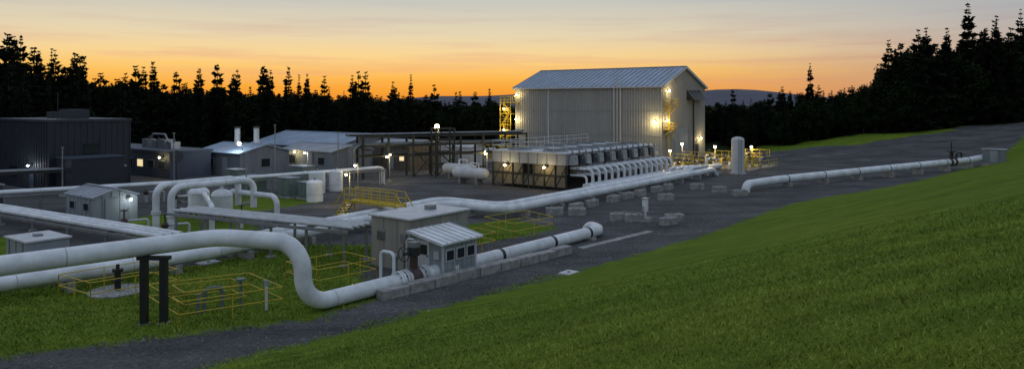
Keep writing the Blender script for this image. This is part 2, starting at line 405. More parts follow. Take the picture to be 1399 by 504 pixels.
# ------------------------------------------------------------ buildings helpers
def gable(name,c,la,lb,h,rise,wall,roof,over=.3,along='a',lit=(),doors=1,ribs=0):
    e=empty(name); ax,bx=(A,B) if along=='a' else (B,A*-1)
    L_,W=(la,lb) if along=='a' else (lb,la); c=V(c)
    w=MB()
    P=lambda i,j,z:c+ax*(i*L_/2)+bx*(j*W/2)+Z*z
    vs=[P(-1,-1,0),P(1,-1,0),P(1,1,0),P(-1,1,0),P(-1,-1,h),P(1,-1,h),P(1,1,h),P(-1,1,h),P(-1,0,h+rise),P(1,0,h+rise)]
    w.add(vs,[(0,1,5,4),(2,3,7,6),(1,2,6,9,5),(3,0,4,8,7)],wall)
    if ribs:
        k=int(L_/ribs)
        for i in range(k+1):
            for j in (-1,1):
                q=c+ax*(-L_/2+L_*i/k)+bx*(j*(W/2+.02)); w.box(q,.07,.05,h-.05,wall,ax,bx)
        k=int(W/ribs)
        for i in range(1,k):
            jj=-1+2*i/k; hh=h+rise*(1-abs(jj))-.05
            for s_ in (-1,1): w.box(c+ax*(s_*(L_/2+.02))+bx*(jj*W/2),.05,.07,hh,wall,ax,bx)
    w.build('walls',e)
    r=MB(); ov=over; sl=rise/(W/2)
    for j in (-1,1):
        a1=c+ax*(-L_/2-ov)+bx*(j*(W/2+ov))+Z*(h-sl*ov+.03); a2=c+ax*(L_/2+ov)+bx*(j*(W/2+ov))+Z*(h-sl*ov+.03)
        b2=c+ax*(L_/2+ov)+Z*(h+rise+.03); b1=c+ax*(-L_/2-ov)+Z*(h+rise+.03); t=Z*.1
        r.add([a1,a2,b2,b1,a1+t,a2+t,b2+t,b1+t],[(3,2,1,0),(4,5,6,7),(0,1,5,4),(1,2,6,5),(3,0,4,7)],roof)
        k=int(L_/.6)
        for i in range(k+1):
            f=i/k; r.beam(a1.lerp(a2,f)+t*1.2,b1.lerp(b2,f)+t*1.2,.05,roof,.05)
    r.beam(c+ax*(-L_/2-ov)+Z*(h+rise+.15),c+ax*(L_/2+ov)+Z*(h+rise+.15),.3,roof,.06)
    r.build('roof',e)
    d=MB()
    def opening(face,f,z,ww,hh,m):
        if face=='b-': q=c-B*(lb/2+.05)+A*(f*la/2); d.box(q+Z*z,ww+.16,.06,hh+.12,GREYW); d.box(q-B*.03+Z*(z+.06),ww,.06,hh,m)
        else: q=c+A*(la/2+.05)+B*(f*lb/2); d.box(q+Z*z,.06,ww+.16,hh+.12,GREYW); d.box(q+A*.03+Z*(z+.06),.06,ww,hh,m)
    for o in lit: opening(*o)
    if d.v: d.build('windows_and_doors',e)
    return e
def walllamp(e,p,n,power,col=WARM,r=.14):
    p=V(p); n=V(n); mb=MB(); mb.box(p-Z*.1,.25,.25,.2,STEEL); mb.beam(p,p+n*.35,.06,STEEL)
    mb.ball(p+n*.4-Z*.12,r,BULBW if col==WARM else BULBC); mb.build('wall_lamp',e)
    light(p+n*(.8+r)-Z*.25,power,col,e,r=.12)
# ------------------------------------------------------------ compressor building
cb=empty('compressor_building')
C0=V((22.5,110,0)); LL=27.3; WW=16.5; EH=11.4; RH=3.1
c=C0-A*(LL/2)+B*(WW/2)
P=lambda i,j,z:c+A*(i*LL/2)+B*(j*WW/2)+Z*z
w=MB()
vs=[P(-1,-1,0),P(1,-1,0),P(1,1,0),P(-1,1,0),P(-1,-1,EH),P(1,-1,EH),P(1,1,EH),P(-1,1,EH),P(-1,0,EH+RH),P(1,0,EH+RH)]
w.add(vs,[(0,1,5,4),(2,3,7,6),(1,2,6,9,5),(3,0,4,8,7)],SIDING)
k=60
for i in range(k+1):
    for j in (-1,1): w.box(c+A*(-LL/2+LL*i/k)+B*(j*(WW/2+.03)),.09,.07,EH-.1,SIDRIB)
k=37
for i in range(1,k):
    jj=-1+2*i/k
    for s_ in (-1,1): w.box(c+A*(s_*(LL/2+.03))+B*(jj*WW/2),.07,.09,EH+RH*(1-abs(jj))-.1,SIDRIB)
w.box(c-B*(WW/2+.05),LL+.2,.09,.9,CONC); w.box(c+A*(LL/2+.05),.09,WW+.1,.9,CONC)
w.box(c-B*(WW/2+.08)-A*(LL*.25)+Z*0.9,.2,.12,EH-1.2,OFFW)
for z in (3.9,7.6): w.box(c-B*(WW/2+.075)+Z*z,LL,.04,.05,GREYW)
w.build('walls',cb)
r=MB(); ov=.35; sl=RH/(WW/2)
for j in (-1,1):
    e=lambda i,q,dz:c+A*(i*(LL/2+ov))+B*(j*q)+Z*dz
    a1,a2=e(-1,WW/2+ov,EH-sl*ov+.05),e(1,WW/2+ov,EH-sl*ov+.05); b1,b2=e(-1,0,EH+RH+.05),e(1,0,EH+RH+.05); t=Z*.16
    r.add([a1,a2,b2,b1,a1+t,a2+t,b2+t,b1+t],[(3,2,1,0),(4,5,6,7),(0,1,5,4),(1,2,6,5),(3,0,4,7)],ROOFB)
    for i in range(32):
        f=i/31; r.beam(a1.lerp(a2,f)+t*1.25,b1.lerp(b2,f)+t*1.25,.12,GALV,.14)
    r.beam(a1+Z*.02-B*j*-.12,a2+Z*.02-B*j*-.12,.2,OFFW,.22)
    for s_ in ((a1,b1,-1),(a2,b2,1)): r.beam(s_[0]+A*(s_[2]*.06)+Z*.02,s_[1]+A*(s_[2]*.06)+Z*.02,.1,OFFW,.34)
r.beam(P(-1,0,EH+RH+.26)-A*ov,P(1,0,EH+RH+.26)+A*ov,.5,OFFW,.1)
r.build('roof',cb)
d=MB()
for f in (.42,.46,.50):
    q=c-B*(WW/2+.35)+A*(f*LL/2); d.tube([q+Z*0,q+Z*(12.2 if f!=.46 else 12.8)],.09,OFFW); 
    for z in (3,6,9): d.beam(q+Z*z,q+B*.3+Z*z,.06,GSTEEL)
q=c+A*(LL/2+.12)+B*(-1.5); d.box(q,.1,4.6,5.0,GREYW)
for i in range(12): d.box(q+A*.06+Z*(.3+i*.4),.04,4.5,.05,OFFW)
d.box(c+A*(LL/2+.12)+B*(4.8),.1,1.1,2.2,DARKW)
d.box(c-B*(WW/2+.12)+A*9,1.1,.1,2.2,DARKW)
for i in range(4):
    q=c+A*(LL/2+.5)+B*(1.4+i*1.4)+Z*9.4
    d.add([q-A*.5-B*.6,q-A*.5+B*.6,q+A*.9+B*.6,q+A*.9-B*.6,q-A*.5-B*.6+Z*1.6,q-A*.5+B*.6+Z*1.6],[(0,1,2,3),(4,5,1,0),(3,2,5,4),(0,3,4),(1,5,2)],BLACK)
d.tube([c+A*(LL/2+.3)+B*3,c+A*(LL/2+.3)+B*3+Z*9.4],.12,STEEL)
def balcony(q,n,t,L_,z):
    q=V(q)+Z*z; n=V(n);t=V(t)
    d.box(q+n*.65,1.3,L_,.08,YEL,n,t)
    d.rail([q+t*(-L_/2)+n*.05,q+t*(-L_/2)+n*1.25,q+t*(L_/2)+n*1.25,q+t*(L_/2)+n*.05],h=1.1,w=.1,step=1.,kick=True)
    for s_ in (-1,1): d.beam(q+t*(s_*L_*.45)+n*1.2,q+t*(s_*L_*.45)-Z*1.1,.09,YEL)
gq=c+A*(LL/2); 
balcony(gq-B*(WW/2-2.0),A,B,2.6,8.4); balcony(gq-B*(WW/2-1.4),A,B,2.2,4.8)
for s_ in (-.25,.25):
    x=gq-B*(WW/2-1.4)+A*.5+B*s_; d.beam(x+Z*.1,x+Z*8.4,.07,YEL)
for i in range(26):
    z=.4+i*.31; x=gq-B*(WW/2-1.4)+A*.5; d.beam(x-B*.25+Z*z,x+B*.25+Z*z,.045,YEL)
d.build('doors_platforms_and_vents',cb)
d=MB(); t0=P(-1,-1,0)-A*1.6+B*.2
for i in (-1.1,1.1):
    for j in (-1.1,1.1): d.beam(t0+A*i+B*j,t0+A*i+B*j+Z*9.6,.14,YEL)
for lv in range(5):
    z=1.9*(lv+1)-.6
    d.box(t0+Z*z+A*(.7 if lv%2 else -.7),.9,2.3,.07,YEL)
    d.rail([t0+A*1.15-B*1.15+Z*z,t0-A*1.15-B*1.15+Z*z,t0-A*1.15+B*1.15+Z*z],h=1.05,w=.08,step=1.,kick=True)
    zz=z-1.9 if lv else 0; s0=1 if lv%2 else -1
    for q in (-.75,-.1): d.beam(t0-A*s0*.9-B*.6+B*q*.6+Z*max(0,zz),t0+A*s0*.5-B*.6+B*q*.6+Z*z,.06,YEL,.16)
    d.beam(t0-A*1.1-B*1.1+Z*z,t0+A*1.1-B*1.1+Z*(z-1.2),.06,YEL)
d.box(t0+A*1.0+Z*8.9,3.0,2.2,.08,YEL); d.rail([t0+A*2.4-B*1.1+Z*8.95,t0-A*1.1-B*1.1+Z*8.95],h=1.1,w=.09,step=1,kick=True)
d.build('stair_tower',cb)
walllamp(cb,gq-B*(WW/2-1.9)+Z*10.9,A,110); walllamp(cb,gq-B*(WW/2-1.2)+Z*6.4,A,150)
walllamp(cb,P(1,-1,6.2)-A*1.0,-B,230); walllamp(cb,P(-1,-1,10.4)+A*.5,-B,110); walllamp(cb,P(-1,-1,6.3)+A*.3,-B,150)
walllamp(cb,t0-B*1.1+Z*4.4,-B,120); walllamp(cb,t0-B*1.1+Z*8,-B,90)
walllamp(cb,gq+B*5.8+Z*3.2,A,120); 
# ------------------------------------------------------------ aerial cooler
ac=empty('aerial_cooler'); C=V((5.5,74,0)); la,lb=9.5,20
c=C-A*(la/2)+B*(lb/2); w=MB()
w.box(c+Z*2.6,la,lb,1.15,CGREY)
w.box(c+Z*3.75,la+.3,lb+.3,.12,OFFW)
for i in range(9): w.box(c-B*(lb/2+.02)+A*(-la/2+la*i/8)+Z*2.6,.08,.04,1.14,GSTEEL)
w.rail([c+A*(la/2)-B*(lb/2)+Z*3.87,c-A*(la/2)-B*(lb/2)+Z*3.87,c-A*(la/2)+B*(lb/2)+Z*3.87],h=1.0,w=.06,step=1.6,m=OFFW)
for i in range(6):
    for j in range(3):
        q=c+A*(-la/2+.1+(la-.2)*j/2)+B*(-lb/2+.1+(lb-.2)*i/5); w.beam(q,q+Z*2.6,.22,STEEL)
for i in range(8):
    q=c+B*(-lb/2-.03)+A*(-la/2+la*i/7); w.beam(q+Z*.1,q+Z*2.6,.12,STEEL)
w.beam(c-B*(lb/2+.05)-A*la/2+Z*1.5,c-B*(lb/2+.05)+A*la/2+Z*1.5,.1,STEEL)
for i in range(7):
    q=c-B*(lb/2-.06)+A*(-la/2+la*(i+.5)/7); w.box(q+Z*.35,la/7-.2,.06,1.05,BROWN); 
    if i!=3: w.box(q+Z*1.6,la/7-.2,.06,.95,BROWN)
    w.beam(q-A*.6+Z*.4-B*.06,q+A*.6+Z*2.5-B*.06,.05,STEEL)
w.box(c-A*(la/2-.3)+Z*.2,.08,lb-1,2.3,BROWN)
for i in range(6):
    q=c+B*(-lb/2+1.7+3.3*i)
    for s_ in (-2.3,2.3):
        w.cyl(q+A*s_+Z*3.87,q+A*s_+Z*4.05,1.35,GALV,22); w.cyl(q+A*s_+Z*4.05,q+A*s_+Z*4.09,1.2,STEEL,22)
for i in range(15):
    q=c+A*(la/2+.35)+B*(-lb/2+.8+i*1.32)
    w.box(q+Z*2.65,.6,.95,.95,DARKW if i%2 else CGREY,top=.8)
    w.beam(q+Z*3.2+A*.3,q+Z*4.1-A*.2,.12,GSTEEL)
w.build('cooler_housing',ac)
w=MB()
for i in range(15):
    q=c+A*(la/2)+B*(-lb/2+.8+i*1.32)
    w.tube([q+Z*2.3,q+A*2.6+Z*2.3,q+A*2.6+Z*.7],.15,WHITE,bend=.5,n=12)
    w.tube([q+Z*1.6,q+A*1.9+Z*1.6,q+A*1.9+Z*.6],.12,WHITE,bend=.4,n=10)
    w.flange(q+A*.9+Z*2.3,A,.14)
hd=c+A*(la/2+2.6)+Z*.65
w.tube([hd-B*(lb/2),hd+B*(lb/2+1.5)],.3,WHITE); w.tube([hd-A*.7-B*(lb/2-.4),hd-A*.7+B*(lb/2+1)],.24,WHITE)
for i in range(5): w.box(hd+B*(-lb/2+1+i*4.5)-Z*.65,1.6,.4,.42,CONC)
w.build('manifold_pipes',ac)
for f in (-.28,.25): 
    q=c-B*(lb/2+.15)+A*(la*f)+Z*2.45; walllamp(ac,q,-B,45,r=.11)
# ------------------------------------------------------------ pipelines
g=MB(); D1=V((14.8,18.5,0)).normalized(); E0=V((-8.8,30.8,.45)); r0=.37
g.tube([(-38.5,6.5,3.1),(-12.9,32.1,3.1),(-8.8,30.8,3.1),(-8.8,30.8,.45),(6,49.3,.45),(5.2,50.9,.45),(5.1,51.2,-1)],r0,WHITE,bend=1.25,n=40,bands=6)
for s_ in (5.4,9.0): g.flange(E0+D1*s_,D1,r0)
for s_ in (13,18,22): 
    q=E0+D1*s_; g.box((q.x,q.y,0),1.1,.5,.2,CONC,D1.cross(Z),D1); g.cyl(q-D1*.12,q+D1*.12,r0*1.05,STEEL,20)
g.build('gas_pipeline')
g=MB()
for p in ((-14.95,29.75,0),(-14.2,29.85,0)):
    g.box(p,.26,.26,2.62,BLACK,V((1,0,0)),V((0,1,0))); g.box(p,.42,.42,.04,GSTEEL,V((1,0,0)),V((0,1,0)))
g.box((-14.6,29.85,2.6),1.3,.32,.14,BLACK,V((1,0,0)),V((0,1,0)))
g.build('pipe_support')
def mainline(off,name):
    g=MB()
    if off==0: pts=[(-44,15,.8),(-24.1,34.6,.8),(-17.8,40.8,.8),(-12.6,50.3,.8),(-6.0,61.6,.8),(-.9,57.8,.8),(16,80.4,.8),(25,92.4,.8),(27,95,.8)]
    else: pts=[(-42.5,14,.8),(-22.9,33.2,.8),(-16.5,40.0,.8),(-11.3,49.6,.8),(-5.3,59.4,.8),(-.5,55.9,.8),(17.1,79.4,.8),(24.5,89.3,.8),(26,91.5,-1)]
    g.tube(pts,.33,WHITE,bend=1.4,n=28,bands=5)
    for p,q in zip(pts,pts[1:]):
        p=V(p);q=V(q);l=(q-p).length;dd=(q-p).normalized(); x=2.5
        while x<l:
            o=p+dd*x; g.box((o.x,o.y,0),.9,.35,.48,CONC,dd.cross(Z),dd); x+=5
    return g.build(name)
mainline(0,'gas_pipeline'); mainline(1,'gas_pipeline')
g=MB()
pts=[(23.4,73.4,-.8),(23.5,73.6,.75),(28.1,77.6,.8),(61.0,97.4,1.35),(66,101,1.6)]
g.tube(pts,.42,WHITE,bend=1.1,n=28,bands=6)
for f in (.04,.2,.36,.52,.68,.84,.98):
    q=V(pts[2]).lerp(V(pts[3]),f); z0=hzf(q.x,q.y)-.1; dd=(V(pts[3])-V(pts[2])).normalized(); g.box((q.x,q.y,z0),1.2,.5,max(.15,q.z-.38-z0),CONC,dd.cross(Z),dd)
    g.cyl(q-dd*.06,q+dd*.06,.44,STEEL,20)
q=V(pts[2]).lerp(V(pts[3]),.88); g.flange(q+dd*.5,dd,.42,RUST); g.flange(q-dd*.5,dd,.42,RUST)
g.cyl(q+Z*.3,q+Z*1.3,.22,BLACK); g.cyl(q+Z*1.3,q+Z*1.45,.55,BLACK,16); g.cyl(q+Z*1.45,q+Z*2.6,.08,BLACK); g.tube([q+dd*1.2,q+dd*1.2+Z*1.1,q+dd*2.4+Z*1.1,q+dd*2.4],.12,BLACK,bend=.3)
g.build('gas_pipeline')
def rack(name,p,q,z,offs,r,step,m=WHITE,beamw=.14,endd=True,legm=GSTEEL):
    g=MB(); p=V(p);q=V(q);dd=(q-p).normalized();nn=dd.cross(Z)*-1
    for o in offs:
        a=p+nn*o+Z*z;b=q+nn*o+Z*z; pts=[a,b]
        if endd: pts.append(b-Z*(z+.3))
        g.tube(pts,r,m,bend=.5,n=14,bands=4)
    n=max(1,round((q-p).length/step)); w=(max(offs)-min(offs))+.8; mid=(max(offs)+min(offs))/2
    for s_ in (-.5,.5): g.beam(p+nn*(mid+w*s_)+Z*(z-r-.1),q+nn*(mid+w*s_)+Z*(z-r-.1),.1,legm,.18)
    for i in range(n+1):
        c=p.lerp(q,.03+.94*i/n)+nn*mid
        g.beam(c-nn*w/2+Z*(z-r-.08),c+nn*w/2+Z*(z-r-.08),beamw,legm)
        for s_ in (-.42,.42): g.beam(c+nn*w*s_,c+nn*w*s_+Z*(z-r-.1),beamw,legm); g.box(c+nn*w*s_,.4,.4,.12,CONC)
    return g.build(name)
rack('pipe_rack',(-50,61.8,0),(-20.8,43.6,0),1.0,(0,.6,1.2),.16,5,endd=False)
rack('pipe_rack',(-21.5,46.6,0),(-8.7,40.0,0),2.15,(0,.5,1.0,1.5),.10,3,m=OFFW,endd=False)
rack('pipe_rack',(-62,44,0),(-28.6,66.7,0),1.8,(0,.6),.15,6,endd=False)
rack('pipe_rack',(-28.6,66.7,0),(-14.2,81,0),1.8,(0,.6),.15,6,endd=True)
rack('pipe_rack',(-66,57,0),(-40,76,0),2.4,(0,.5,1),.12,6,m=GSTEEL,endd=False,legm=STEEL)
g=MB()
for dx in (0,1.6):
    p=V((-25.3+dx,52-dx*.7,0)); g.tube([p,p+Z*3.1,p+Z*3.1+B*6.5,p+B*6.5+Z*1.0],.24,WHITE,bend=.8,n=18,bands=3); g.flange(p+Z*1.2,V((.01,0,1)),.24)
g.tube([(-20.5,50,.0),(-20.5,50,1.9),(-24,57,1.9)],.18,WHITE,bend=.5,n=12)
g.tube([(-22.5,58,0),(-22.5,58,2.0),(-17.5,54.5,2.0),(-17.5,54.5,0)],.2,WHITE,bend=.7,n=14)
for (x,y) in ((-26.5,50),(-22.9,48.3),(-19.4,52.5),(-29,63),(-33,66),(-31,70),(-36,61)):
    g.cyl((x,y,0),(x,y,1.1),.12,OFFW); g.ball((x,y,.9),.24,RUST); g.cyl((x,y,1.1),(x,y,1.7),.05,STEEL); g.cyl((x,y,1.6),(x,y,1.66),.25,STEEL)
    g.tube([(x,y,.9),(x+1.2,y+.9,.9),(x+1.2,y+.9,-.1)],.09,OFFW,bend=.2,n=8)
g.build('pipe_riser')
for (x,y,h) in ((-23.6,65,4.4),(-36.5,79,5.6),(-28.5,88,6.2),(-21.5,90.5,5.2),(-43,70,4.6)):
    g=MB(); g.box((x,y,0),.5,.5,.2,CONC); g.cyl((x,y,.1),(x,y,h),.075,GSTEEL,10,r2=.05); g.cyl((x,y,h),(x,y,h+.12),.13,GSTEEL,10); g.cyl((x,y,h*.5),(x,y,h*.5+.05),.12,GSTEEL,10); g.build('vent_stack')
for (x,y) in ((-24.6,57.5),(-22.2,56)):
    g=MB(); g.cyl((x,y,.4),(x,y,1.9),.8,WHITE,24); g.dome((x,y,1.9),.8,.5,WHITE,24); g.cyl((x,y,2.35),(x,y,2.75),.12,WHITE); g.cyl((x,y,2.7),(x,y,2.78),.22,WHITE)
    for a in range(4): g.box((x+.6*math.cos(a*1.57+.7),y+.6*math.sin(a*1.57+.7),0),.12,.12,.5,STEEL)
    for z in (.5,1.85): g.cyl((x,y,z),(x,y,z+.04),.82,WBAND,24)
    g.build('separator_vessel')
# ------------------------------------------------------------ steel pipe bridge
sb=empty('steel_pipe_bridge')
g=MB(); p=V((-17.5,86,0)); q=V((0.5,95,0)); dd=(q-p).normalized(); nn=V((-dd.y,dd.x,0))
for i in range(8):
    for s_ in (0,2.6):
        b=p+dd*(i*3.1)+nn*s_; g.beam(b,b+Z*5.1,.26,STEEL)
    for z in (2.6,3.8,4.9): b=p+dd*(i*3.1)+Z*z; g.beam(b,b+nn*2.6,.22,STEEL)
    if i in (2,3,6): g.beam(p+dd*(i*3.1),p+dd*(i*3.1+3.1)+Z*3.3,.1,STEEL); g.beam(p+dd*(i*3.1+3.1),p+dd*(i*3.1)+Z*3.3,.1,STEEL)
for z in (2.6,3.8,4.9):
    for s_ in (0,2.6): g.beam(p+nn*s_+Z*z,p+dd*21.7+nn*s_+Z*z,.2,STEEL)
for k,s_ in enumerate((.4,.9,1.4,1.9,2.3)):
    g.tube([p-dd*1.5+nn*s_+Z*5.12,p+dd*21+nn*s_+Z*5.12,p+dd*24+nn*(s_+5)+Z*5.12],.11+.05*(k%2),GSTEEL if k%2 else STEEL,n=10)
    g.tube([p-dd*1.0+nn*s_,p-dd*1.0+nn*s_+Z*4.0,p+dd*21+nn*s_+Z*4.0],.1+.04*((k+1)%2),STEEL if k%2 else GSTEEL,n=10)
b=p+dd*8.5-nn*1.6
for i in (0,2.4):
    for j in (0,1.5): g.beam(b+dd*i+nn*j,b+dd*i+nn*j+Z*5.9,.2,STEEL)
for z in (1.5,3,4.5,5.8):
    g.beam(b+Z*z,b+dd*2.4+Z*z,.14,STEEL); g.beam(b+nn*1.5+Z*z,b+nn*1.5+dd*2.4+Z*z,.14,STEEL); g.beam(b+Z*z,b+dd*2.4+Z*(z-1.5),.08,STEEL)
g.build('frame_and_pipes',sb)
for t_ in (3.1,15.5,20.5): walllamp(sb,p+dd*t_-nn*.15+Z*2.9,-nn,55,r=.11)
# ------------------------------------------------------------ tan equipment building + valve shed
eb=empty('equipment_building'); w=MB()
cc=V((-5.4,38.8,0))-A*1.5+B*2.35; EB=2.75
w.box(cc,3.0,4.7,EB,TAN); 
for f in (-.17,.17): w.box(cc+A*(f*3)-B*2.37,.03,.03,EB-.02,GREYW)
for f in (-.3,0,.3): w.box(cc+B*(f*4.7)+A*1.515,.03,.03,EB-.02,GREYW)
w.box(cc+A*1.52+B*1.2+Z*.15,.05,.95,2.05,GREYW); w.box(cc-B*2.38-A*.7+Z*1.5,.6,.05,.5,GSTEEL)
for z in range(5): w.box(cc-B*2.42-A*.7+Z*(1.53+z*.09),.55,.05,.02,STEEL)
w.tube([cc-B*2.42+A*1.1,cc-B*2.42+A*1.1+Z*1.6],.04,GSTEEL,n=8); w.box(cc-B*2.43+A*1.1+Z*1.5,.4,.14,.5,GSTEEL)
w.build('walls',eb,.02); w=MB(); w.box(cc+Z*EB,3.3,5.0,.1,OFFW); w.box(cc+Z*(EB+.1)+B*.8,.5,.5,.25,GSTEEL); w.build('roof',eb,.02)
vs_=empty('valve_shed'); w=MB(); c=V((-3.45,38.3,0)); la,lb=1.9,2.6; zt=-.28
def P2(i,j,z): return c+A*(i*la/2)+B*(j*lb/2)+Z*z
w.add([P2(-1,-1,.2),P2(1,-1,.2),P2(1,1,.2),P2(-1,1,.2),P2(-1,-1,2.55+zt),P2(1,-1,2.2+zt),P2(1,1,2.2+zt),P2(-1,1,2.55+zt)],
      [(0,1,5,4),(1,2,6,5),(2,3,7,6),(3,0,4,7),(3,2,1,0)],GREYW)
for i,j in ((-1,-1),(1,-1),(1,1),(-1,1)): w.box(P2(i*.98,j*.98,0),.09,.09,2.2+zt,OFFW)
for k in range(1,7): w.box(P2(1.015,-1+2*k/7,.22),.02,.03,1.9+zt,GREYW)
w.build('walls',vs_); w=MB()
for k in range(3):
    q=P2(1.0,-.62+.62*k,1.25+zt); w.box(q+A*.04,.05,.66,.62,OFFW); w.box(q+A*.07+Z*.07,.04,.52,.48,GLASS)
q=P2(-.35,-1.02,.3); w.box(q,.8,.05,1.65,OFFW); w.box(q-B*.03+Z*.95,.5,.04,.5,GLASS); w.cyl(q+A*.3-B*.02+Z*.9,q+A*.3-B*.1+Z*.9,.03,STEEL)
w.box(P2(.6,-1.04,1.1),.35,.06,.4,OFFW)
w.build('windows_and_door',vs_); w=MB()
o=.28
a=[P2(-1,-1,2.6+zt)-A*o-B*o*1.4,P2(1,-1,2.2+zt)+A*o-B*o*1.4-Z*.04,P2(1,1,2.2+zt)+A*o+B*o-Z*.04,P2(-1,1,2.6+zt)-A*o+B*o]
w.add(a+[x+Z*.09 for x in a],[(3,2,1,0),(4,5,6,7),(0,1,5,4),(1,2,6,5),(2,3,7,6),(3,0,4,7)],WHITE)
for k in range(8): w.beam(a[0].lerp(a[3],k/7)+Z*.11,a[1].lerp(a[2],k/7)+Z*.11,.04,OFFW,.04)
w.build('roof',vs_)
g=MB(); q=E0+D1*6.4
g.ball(q,.5,RUST,14,8); g.flange(q+D1*.62,D1,r0,OFFW); g.flange(q-D1*.62,D1,r0,OFFW)
g.cyl(q,q+Z*1.1,.2,RUST); g.cyl(q+Z*1.1,q+Z*1.5,.32,STEEL); g.box(q+Z*1.5,.5,.4,.25,GSTEEL)
g.cyl(q+Z*1.25,q+Z*1.25-B*.7,.08,STEEL)
hw=q+Z*1.25-B*.7
for k in range(14):
    a0=k*6.283/14;a1=a0+6.283/14; g.cyl(hw+A*(.35*math.cos(a0))+Z*(.35*math.sin(a0)),hw+A*(.35*math.cos(a1))+Z*(.35*math.sin(a1)),.025,STEEL,6)
for k in range(3): g.cyl(hw,hw+A*(.35*math.cos(k*2.1))+Z*(.35*math.sin(k*2.1)),.02,STEEL,6)
g.tube([q-D1*1.3+Z*.3,q-D1*1.3+Z*1.4,q-D1*1.3-A*.9+Z*1.4,q-D1*1.3-A*.9-Z*.5],.08,WHITE,bend=.25,n=10)
g.tube([q+D1*.2-A*.7-Z*.5,q+D1*.2-A*.7+Z*1.8,q+D1*.2-A*.2+Z*1.8],.05,OFFW,bend=.2,n=8)
g.cyl(q-A*.9-D1*.4-Z*.5,q-A*.9-D1*.4+Z*.9,.14,GSTEEL); g.ball(q-A*.9-D1*.4+Z*.95,.2,GSTEEL)
g.build('shutoff_valve')
g=MB(); p=V((-6.0,33.2,0)); q=V((3.4,43.6,0)); dd=(q-p).normalized(); n=9; l=(q-p).length/n
for i in range(n):
    o=p+dd*(l*(i+.5))+dd.cross(Z)*random.uniform(-.04,.04); g.box(o-Z*.1,.6,l-.05,.6+random.uniform(-.03,.03),CONC,dd.cross(Z),dd)
g.build('concrete_barrier',bevel=.04)
g=MB(); p=V((4.2,44.9,.0)); q=V((9.6,50.8,.0)); dd=(q-p).normalized(); g.box((p+q)/2-Z*.05,.5,(q-p).length,.15,CONC,dd.cross(Z),dd); g.build('concrete_kerb',bevel=.02)
BL=[(3.4,58.8,0),(5.2,58.6,0),(8.2,55.8,.2),(9.2,55.4,.1),(11.5,53.8,.6),(12.3,55.4,.1),(20.8,73.4,0),(22.0,70.6,.3),(19.2,76,.2),(14.2,67.5,.1)]
BL+=[(4.2+.6*s_,59.8+.8*s_,.92) for s_ in (2,4.6,8.3,11,13.6,17.3,20)]
for i,(x,y,a) in enumerate(BL):
    a+=random.uniform(-.12,.12)
    ax=V((math.cos(a),math.sin(a),0)); bx=V((-math.sin(a),math.cos(a),0)); g=MB(); g.box((x,y,-.05),1.4,.65,.62,CONC,ax,bx)
    g.box((x-.25*ax.x,y-.25*ax.y,.57),.25,.25,.07,CONC,ax,bx); g.box((x+.35*ax.x,y+.35*ax.y,.57),.25,.25,.07,CONC,ax,bx)
    g.build('concrete_block',bevel=.04)
g=MB(); x,y=10.05,55.2; g.box((x,y,0),.9,.6,.35,CONC); g.box((x,y,.35),.16,.16,1.5,WHITE); g.box((x,y,.8),.36,.28,.85,WHITE); g.box((x,y,1.75),.5,.4,.06,OFFW); g.cyl((x-.2,y-.2,.35),(x-.2,y-.2,1.2),.04,GSTEEL); g.build('instrument_cabinet')
for (x,y,r_) in ((2.9,37.4,.5),(-17.0,41.0,.6)):
    g=MB(); z=hzf(x,y); g.box((x,y,z-.05),r_*2,r_*1.5,.1,CONC,B,A); g.box((x,y,z+.05),r_*1.8,r_*1.3,.04,OFFW,B,A); g.cyl((x,y,z+.09),(x,y,z+.12),.08,STEEL); g.build('vault_cover')
# ------------------------------------------------------------ railings
for pts in ([(-21,33.9,0),(-18.6,32.3,0),(-16,35.0,0),(-18.4,36.8,0)],
            [(-13.3,29.2,0),(-9.9,31.6,0),(-12.3,34.2,0),(-15.9,32.0,0)],
            [(-13.7,30.6,0),(-11.6,32.0,0),(-12.7,33.1,0),(-14.8,31.9,0)],
            [(-9.2,34.8,0),(-6.9,37.2,0),(-8.9,39.0,0),(-11.3,36.6,0)],
            [(0.1,48,0),(2.9,51,0),(1.0,54,0),(-1.9,51,0)],
            [(-2.6,42.9,0),(-1.0,45,0),(-2.2,46.4,0),(-3.4,44.5,0)]):
    g=MB(); g.rail(pts,closed=True); g.build('safety_railing')
g=MB(); x,y=-18.8,34.9
g.cyl((x,y,-.05),(x,y,.07),1.3,CONC,28); g.cyl((x,y,.07),(x,y,.95),.14,BLACK); g.cyl((x,y,.95),(x,y,1.1),.24,BLACK); g.cyl((x,y,.5),(x,y,.58),.24,BLACK); g.cyl((x,y,1.1),(x,y,1.3),.08,BLACK); g.build('valve_post')
g=MB()
g.tube([(-13.2,31.4,-.2),(-13.2,31.4,1.0),(-12.6,31.8,1.0),(-12.6,31.8,-.2)],.09,GREENB,bend=.2,n=10); g.cyl((-11.9,32.1,0),(-11.9,32.1,1.2),.07,GREENB); g.cyl((-11.9,32.1,1.2),(-11.9,32.1,1.3),.2,GREENB)
g.cyl((-10.6,31.6,0),(-10.6,31.6,1.3),.06,WHITE); g.box((-10.6,31.6,1.1),.2,.12,.25,GREYW); g.cyl((-13.3,31.0,0),(-13.3,31.0,.9),.08,GREENB)
g.build('vent_riser')
g=MB(); c=V((-10.4,55.3,0)); la=5.6
g.box(c+Z*1.35,la,1.1,.08,YEL)
for s_ in (-.55,.55): g.rail([c+A*(-la/2)+B*s_+Z*1.4,c+A*(la/2)+B*s_+Z*1.4],h=1.0,w=.07,step=.9,kick=True)
